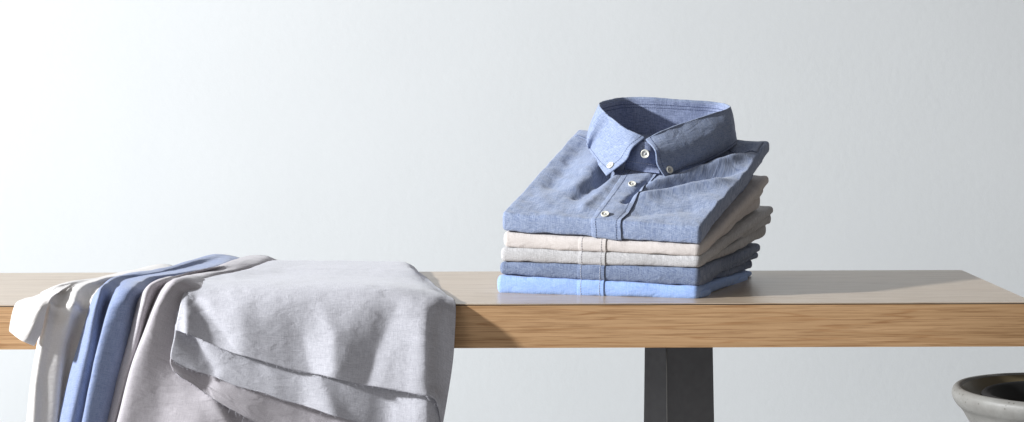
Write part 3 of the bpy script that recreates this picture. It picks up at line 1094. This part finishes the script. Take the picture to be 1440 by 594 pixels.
# mauve cloth
mv_ = drape_thing('mauve pink-grey fabric hanging between the blue cloth and the lavender one', 270)
rows = [
    [(322, 376, 2.875), (340, 363, 2.865), (358, 359, 2.865), (376, 360, 2.865), (392, 366, 2.865), (420, 374, 2.87), (450, 380, 2.87), (480, 384, 2.87)],
    [(280, 386, H(280, 386, .014)), (298, 377, H(298, 377, .026)), (320, 374, H(320, 374, .026)), (345, 375, H(345, 375, .022)), (370, 380, H(370, 380, .014)), (400, 385, H(400, 385, .01)), (430, 388, H(430, 388, .008)), (460, 390, H(460, 390, .008))],
    [(238, 395, H(238, 395, .014)), (252, 388, H(252, 388, .025)), (270, 387, H(270, 387, .020)), (292, 386, H(292, 386, .023)), (320, 392, H(320, 392, .014)), (350, 396, H(350, 396, .01)), (380, 398, H(380, 398, .008)), (410, 400, H(410, 400, .008))],
    [(212, 403, H(212, 403, .010)), (224, 394, 2.487), (240, 396, 2.492), (256, 391, 2.483), (285, 402, 2.49), (310, 408, 2.49), (345, 410, 2.49), (380, 410, 2.49)],
    [(199, 417, 2.474), (209, 406, 2.456), (224, 410, 2.474), (238, 403, 2.450), (262, 416, 2.460), (300, 424, 2.47), (340, 426, 2.47), (380, 426, 2.47)],
    [(190, 440, 2.466), (201, 432, 2.432), (212, 438, 2.462), (225, 430, 2.430), (248, 438, 2.448), (290, 448, 2.464), (335, 450, 2.468), (380, 450, 2.468)],
    [(182, 470, 2.466), (193, 466, 2.428), (202, 470, 2.462), (215, 466, 2.422), (240, 474, 2.440), (285, 480, 2.460), (335, 480, 2.466), (385, 480, 2.468)],
    [(167, 522, 2.466), (179, 520, 2.426), (186, 522, 2.462), (198, 520, 2.420), (232, 526, 2.436), (285, 530, 2.452), (340, 530, 2.462), (395, 530, 2.466)],
    [(147, 595, 2.466), (159, 595, 2.424), (166, 595, 2.460), (178, 595, 2.418), (220, 595, 2.430), (285, 595, 2.440), (345, 595, 2.456), (405, 595, 2.464)],
    [(120, 690, 2.466), (132, 690, 2.424), (139, 690, 2.460), (152, 690, 2.418), (200, 690, 2.430), (280, 690, 2.440), (350, 690, 2.456), (410, 690, 2.464)],
]
sheet('hanging_folds', rows, M['mauve'], mv_, nu=120, nv=150, wr=0.0013, wscale=16, seed=51, wr2=0.0022, squash=(5, (2.464, 2.452, 2.458, 2.440, 2.446), [(2, 3)]),
      ridges=[([(300, 560), (325, 600), (340, 650)], [0.006, .008, .008], 14, 10)])

# lavender cloth: folded over, three stepped raw hems
lv_ = drape_thing('wide lavender grey linen with three stepped frayed hems, largest and rightmost', 450)
dA = 0.0
ridA = [([(597, 425), (599, 480), (600, 560)], [.002, .011, .012], 32, 15),
        ([(568, 414), (548, 450), (526, 500), (512, 545)], [0, -.005, -.006, -.004], 24, 20),
        ([(500, 430), (478, 520)], [.001, .005], 30, 24),
        ([(263, 415), (262, 470)], [.005, .007], 8, 16),
        ([(274, 424), (318, 474)], [-.008, -.003], 20, 11),
        ([(400, 430), (424, 475), (436, 525)], [0, -.004, -.006], 34, 18),
        ([(452, 425), (470, 470), (470, 520)], [0, .004, .003], 14, 14),
        ([(335, 440), (345, 490)], [.003, .004], 24, 24),
        ([(625, 425), (615, 470), (612, 540)], [-.003, -.006, -.006], 10, 16),
        ([(400, 377), (430, 379)], [-.007, -.006], 14, 22),
        ([(330, 384), (390, 372)], [.010, .004], 14, 12),
        ]
rows = [
    [(392, 384, 2.893), (430, 385, 2.893), (470, 385, 2.893), (508, 385, 2.893), (545, 386, 2.893), (566, 387, 2.893), (580, 388, 2.893)],
    [(388, 367, 2.865), (430, 367, 2.865), (470, 368, 2.865), (508, 369, 2.865), (545, 369, 2.865), (566, 370, 2.865), (577, 374, 2.865)],
    [(343, 379, H(343, 379, .024)), (400, 379, H(400, 379, .020)), (450, 379, H(450, 379, .019)), (500, 380, H(500, 380, .018)), (550, 381, H(550, 381, .017)), (580, 383, H(580, 383, .014)), (595, 388, H(595, 388, .006))],
    [(294, 389, H(294, 389, .026)), (350, 390, H(350, 390, .022)), (410, 390, H(410, 390, .021)), (470, 391, H(470, 391, .020)), (535, 392, H(535, 392, .018)), (585, 395, H(585, 395, .013)), (612, 400, H(612, 400, .005))],
    [(266, 402, 2.484), (325, 401, 2.490), (400, 401, 2.49), (470, 402, 2.490), (545, 404, 2.492), (603, 409, 2.51), (632, 417, H(632, 417, .004))],
    [(256, 419, 2.448), (318, 417, 2.455), (395, 416, 2.455), (470, 418, 2.458), (550, 422, 2.460), (609, 424, 2.468), (640, 427, 2.482)],
    [(251, 440, 2.436), (313, 438, 2.442), (390, 441, 2.442), (467, 447, 2.446), (550, 451, 2.450), (611, 452, 2.458), (640, 458, 2.470)],
    [(248, 455, 2.432), (308, 463, 2.436), (386, 478, 2.438), (465, 490, 2.440), (550, 500, 2.446), (609, 504, 2.454), (636, 515, 2.464)],
    [(247, 464, 2.430), (302, 485, 2.434), (384, 512, 2.434), (462, 531, 2.436), (549, 549, 2.440), (606, 557, 2.448), (622, 600, 2.458)],
]
A, Ap = sheet('upper_layer', rows, M['lavender'], lv_, nu=170, nv=190, wr=0.0012, wscale=17, seed=61, wr2=0.0022, ridges=ridA, thick=0.0008, hem=(5, 7))
ridB = [([(597, 425), (599, 480), (600, 620)], [.003, .009, .010], 30, 14),
        ([(543, 415), (540, 620)], [-.003, -.006], 28, 24),
        ([(415, 480), (430, 560)], [-.002, -.004], 36, 22),
        ([(270, 470), (300, 520)], [-.007, -.004], 16, 10),
        ([(450, 530), (470, 590)], [.004, .007], 28, 14)]
rows = [
    [(250, 428, 2.452), (313, 428, 2.456), (390, 430, 2.458), (467, 432, 2.462), (550, 436, 2.464), (611, 438, 2.470), (636, 440, 2.478)],
    [(247, 450, 2.440), (308, 458, 2.446), (386, 466, 2.448), (465, 476, 2.452), (550, 486, 2.456), (609, 490, 2.462), (634, 500, 2.472)],
    [(245, 472, 2.432), (298, 486, 2.440), (376, 506, 2.443), (458, 524, 2.446), (549, 540, 2.452), (606, 546, 2.458), (628, 552, 2.466)],
    [(240, 496, 2.427), (288, 516, 2.434), (368, 540, 2.438), (452, 562, 2.442), (549, 584, 2.448), (602, 590, 2.454), (620, 596, 2.462)],
    [(240, 504, 2.427), (284, 526, 2.434), (364, 551, 2.438), (448, 577, 2.442), (549, 604, 2.448), (600, 616, 2.454), (617, 622, 2.462)],
]
B, Bp = sheet('middle_layer', rows, M['lavender'], lv_, nu=150, nv=90, wr=0.0012, wscale=17, seed=71, wr2=0.0022, ridges=ridB, thick=0.0008, hem=(5, 8))
rows = [
    [(248, 470, 2.450), (300, 480, 2.452), (370, 490, 2.454), (455, 500, 2.468), (545, 510, 2.470), (606, 520, 2.476), (626, 530, 2.484)],
    [(244, 490, 2.438), (292, 505, 2.446), (360, 525, 2.448), (448, 545, 2.460), (540, 560, 2.466), (602, 570, 2.472), (618, 580, 2.480)],
    [(239, 508, 2.428), (280, 530, 2.438), (344, 556, 2.442), (436, 580, 2.456), (535, 610, 2.462), (600, 620, 2.468), (616, 630, 2.478)],
    [(243, 521, 2.430), (280, 546, 2.436), (330, 579, 2.440), (420, 622, 2.454), (530, 650, 2.460), (598, 660, 2.466), (612, 670, 2.476)],
]
C_, Cp = sheet('lower_layer', rows, M['mauve'], lv_, nu=150, nv=80, wr=0.0012, wscale=17, seed=81, wr2=0.0022, ridges=[([(270, 500), (290, 540)], [-.004, -.004], 16, 12)], thick=0.0008, hem=(5, 7))


def frays(name, pts, seed, mat, parent, n=130):
    rnd = random.Random(seed)
    bm = bmesh.new()
    # selvedge thread running along the raw edge
    row = pts[-1]
    tube_bm(bm, [Vector(p) + Vector((0, -0.0004, rnd.uniform(-.0003, .0003))) for p in row[::2]], 0.0002, 5)
    for _ in range(n):
        i = rnd.randrange(2, len(row) - 2)
        p = Vector(row[i])
        L = rnd.uniform(0.001, 0.0035) if rnd.random() < 0.9 else rnd.uniform(0.004, 0.011)
        d = Vector((rnd.uniform(-.7, .7), rnd.uniform(-.5, -0.05), rnd.uniform(-1, -.2))).normalized()
        c = Vector((rnd.uniform(-.4, .4), 0, rnd.uniform(-.3, .5))) * L * 0.5
        tube_bm(bm, [p, p + d * L * 0.5 + c * 0.5, p + d * L + c * 1.3], 0.0002, 4)
    return bm_obj(name, bm, mat, parent)


frays('frayed_edge', Ap, 1, M['thread_grey'], A)
frays('frayed_edge', Bp, 2, M['thread_grey'], B)
frays('frayed_edge', Cp, 3, M['thread_grey'], C_)

# ------------------------------------------------------------------ pot
def stone_mat():
    m, nt, b = new_mat('worn_stoneware')
    L = nt.links
    tc = N(nt, 'ShaderNodeTexCoord')
    n = N(nt, 'ShaderNodeTexNoise')
    n.inputs['Scale'].default_value = 28
    n.inputs['Detail'].default_value = 8
    n.inputs['Roughness'].default_value = 0.7
    L.new(tc.outputs['Object'], n.inputs['Vector'])
    r = N(nt, 'ShaderNodeValToRGB')
    e = r.color_ramp.elements
    e[0].position, e[0].color = 0.35, (0.19, 0.182, 0.17, 1)
    e[1].position, e[1].color = 0.65, (0.25, 0.244, 0.23, 1)
    L.new(n.outputs['Fac'], r.inputs[0])
    v = N(nt, 'ShaderNodeTexVoronoi')
    v.inputs['Scale'].default_value = 110
    L.new(tc.outputs['Object'], v.inputs['Vector'])
    r2 = N(nt, 'ShaderNodeValToRGB')
    e = r2.color_ramp.elements
    e[0].position, e[0].color = 0.10, (0.35, 0.32, 0.28, 1)
    e[1].position, e[1].color = 0.14, (1, 1, 1, 1)
    L.new(v.outputs['Distance'], r2.inputs[0])
    mx = N(nt, 'ShaderNodeMix', data_type='RGBA', blend_type='MULTIPLY')
    mx.inputs[0].default_value = 0.7
    L.new(r.outputs[0], mx.inputs[6])
    L.new(r2.outputs[0], mx.inputs[7])
    L.new(mx.outputs[2], b.inputs['Base Color'])
    b.inputs['Roughness'].default_value = 0.5
    bp = N(nt, 'ShaderNodeBump')
    bp.inputs['Strength'].default_value = 0.5
    bp.inputs['Distance'].default_value = 0.002
    L.new(n.outputs['Fac'], bp.inputs['Height'])
    L.new(bp.outputs[0], b.inputs['Normal'])
    return m


def lathe(name, prof, cx, cy, mat, parent=None, seg=96, wob=0.0, caps=False):
    bm = bmesh.new()
    rings = []
    for r, z in prof:
        rings.append([bm.verts.new((cx + r * math.cos(2 * math.pi * k / seg), cy + r * math.sin(2 * math.pi * k / seg), z + wob * mnoise.noise(Vector((math.cos(2 * math.pi * k / seg) * 1.5, math.sin(2 * math.pi * k / seg) * 1.5, z * 20))))) for k in range(seg)])
    for a, b in zip(rings, rings[1:]):
        for k in range(seg):
            bm.faces.new((a[k], a[(k + 1) % seg], b[(k + 1) % seg], b[k]))
    if caps:
        bm.faces.new(rings[-1])
    return bm_obj(name, bm, mat, parent)


M['stone'] = stone_mat()
M['rim_in'] = plain('bronze_glaze', (0.16, 0.125, 0.07), 0.35, 0.5, 0.0, 0.2, 40)
M['dark_glaze'] = plain('dark_glaze', (0.022, 0.021, 0.022), 0.7, 0.25, 0.0, 0.1, 40)
pd = 2.38
pc = P(1492, 557.5, pd)
R = 150 * pd / FPX
zr = pc[2]
prof = [(0.10, 0.0), (0.125, 0.004), (0.135, 0.08), (0.128, 0.16), (0.112, zr - 0.085), (0.098, zr - 0.066), (0.0975, zr - 0.060), (0.104, zr - 0.048),
        (R - 0.013, zr - 0.020), (R - 0.005, zr - 0.011), (R - 0.0010, zr - 0.004), (R - 0.0002, zr + 0.001), (R - 0.0012, zr + 0.006), (R - 0.0045, zr + 0.0095), (R - 0.008, zr + 0.0105),
        (R - 0.0115, zr + 0.009), (R - 0.0135, zr + 0.003)]
# finer outline
pp = spline(np.array(prof), 90, 0)
pot = thing('stoneware_pot', 'speckled grey stoneware pot with flared rim at the lower right corner', 'pot', (pc[0], pd, 0))
lathe('pot_body', [tuple(q) for q in pp], pc[0], pd, M['stone'], pot, wob=0.001)
lathe('rim_lining', [(R - 0.0125, zr + 0.0078), (R - 0.0145, zr + 0.004), (R - 0.018, zr - 0.004), (R - 0.022, zr - 0.010), (R - 0.034, zr - 0.018), (R - 0.045, zr - 0.034)], pc[0], pd, M['rim_in'], pot)
ri = R - 0.030
pi_ = spline(np.array([(ri, zr - 0.014), (ri + .001, zr - 0.003), (ri - 0.003, zr + 0.0025), (ri - 0.009, zr + 0.002), (ri - 0.016, zr - 0.006), (ri - 0.026, zr - 0.020), (0.066, zr - 0.042), (0.045, zr - 0.056), (0.004, zr - 0.058)]), 50, 0)
bowl = lathe('inner_bowl', [tuple(q) for q in pi_], pc[0] + 0.008, pd + 0.006, M['dark_glaze'], None, caps=True)
tag(bowl, 'dark glazed bowl nested inside the grey stoneware pot', 'bowl')
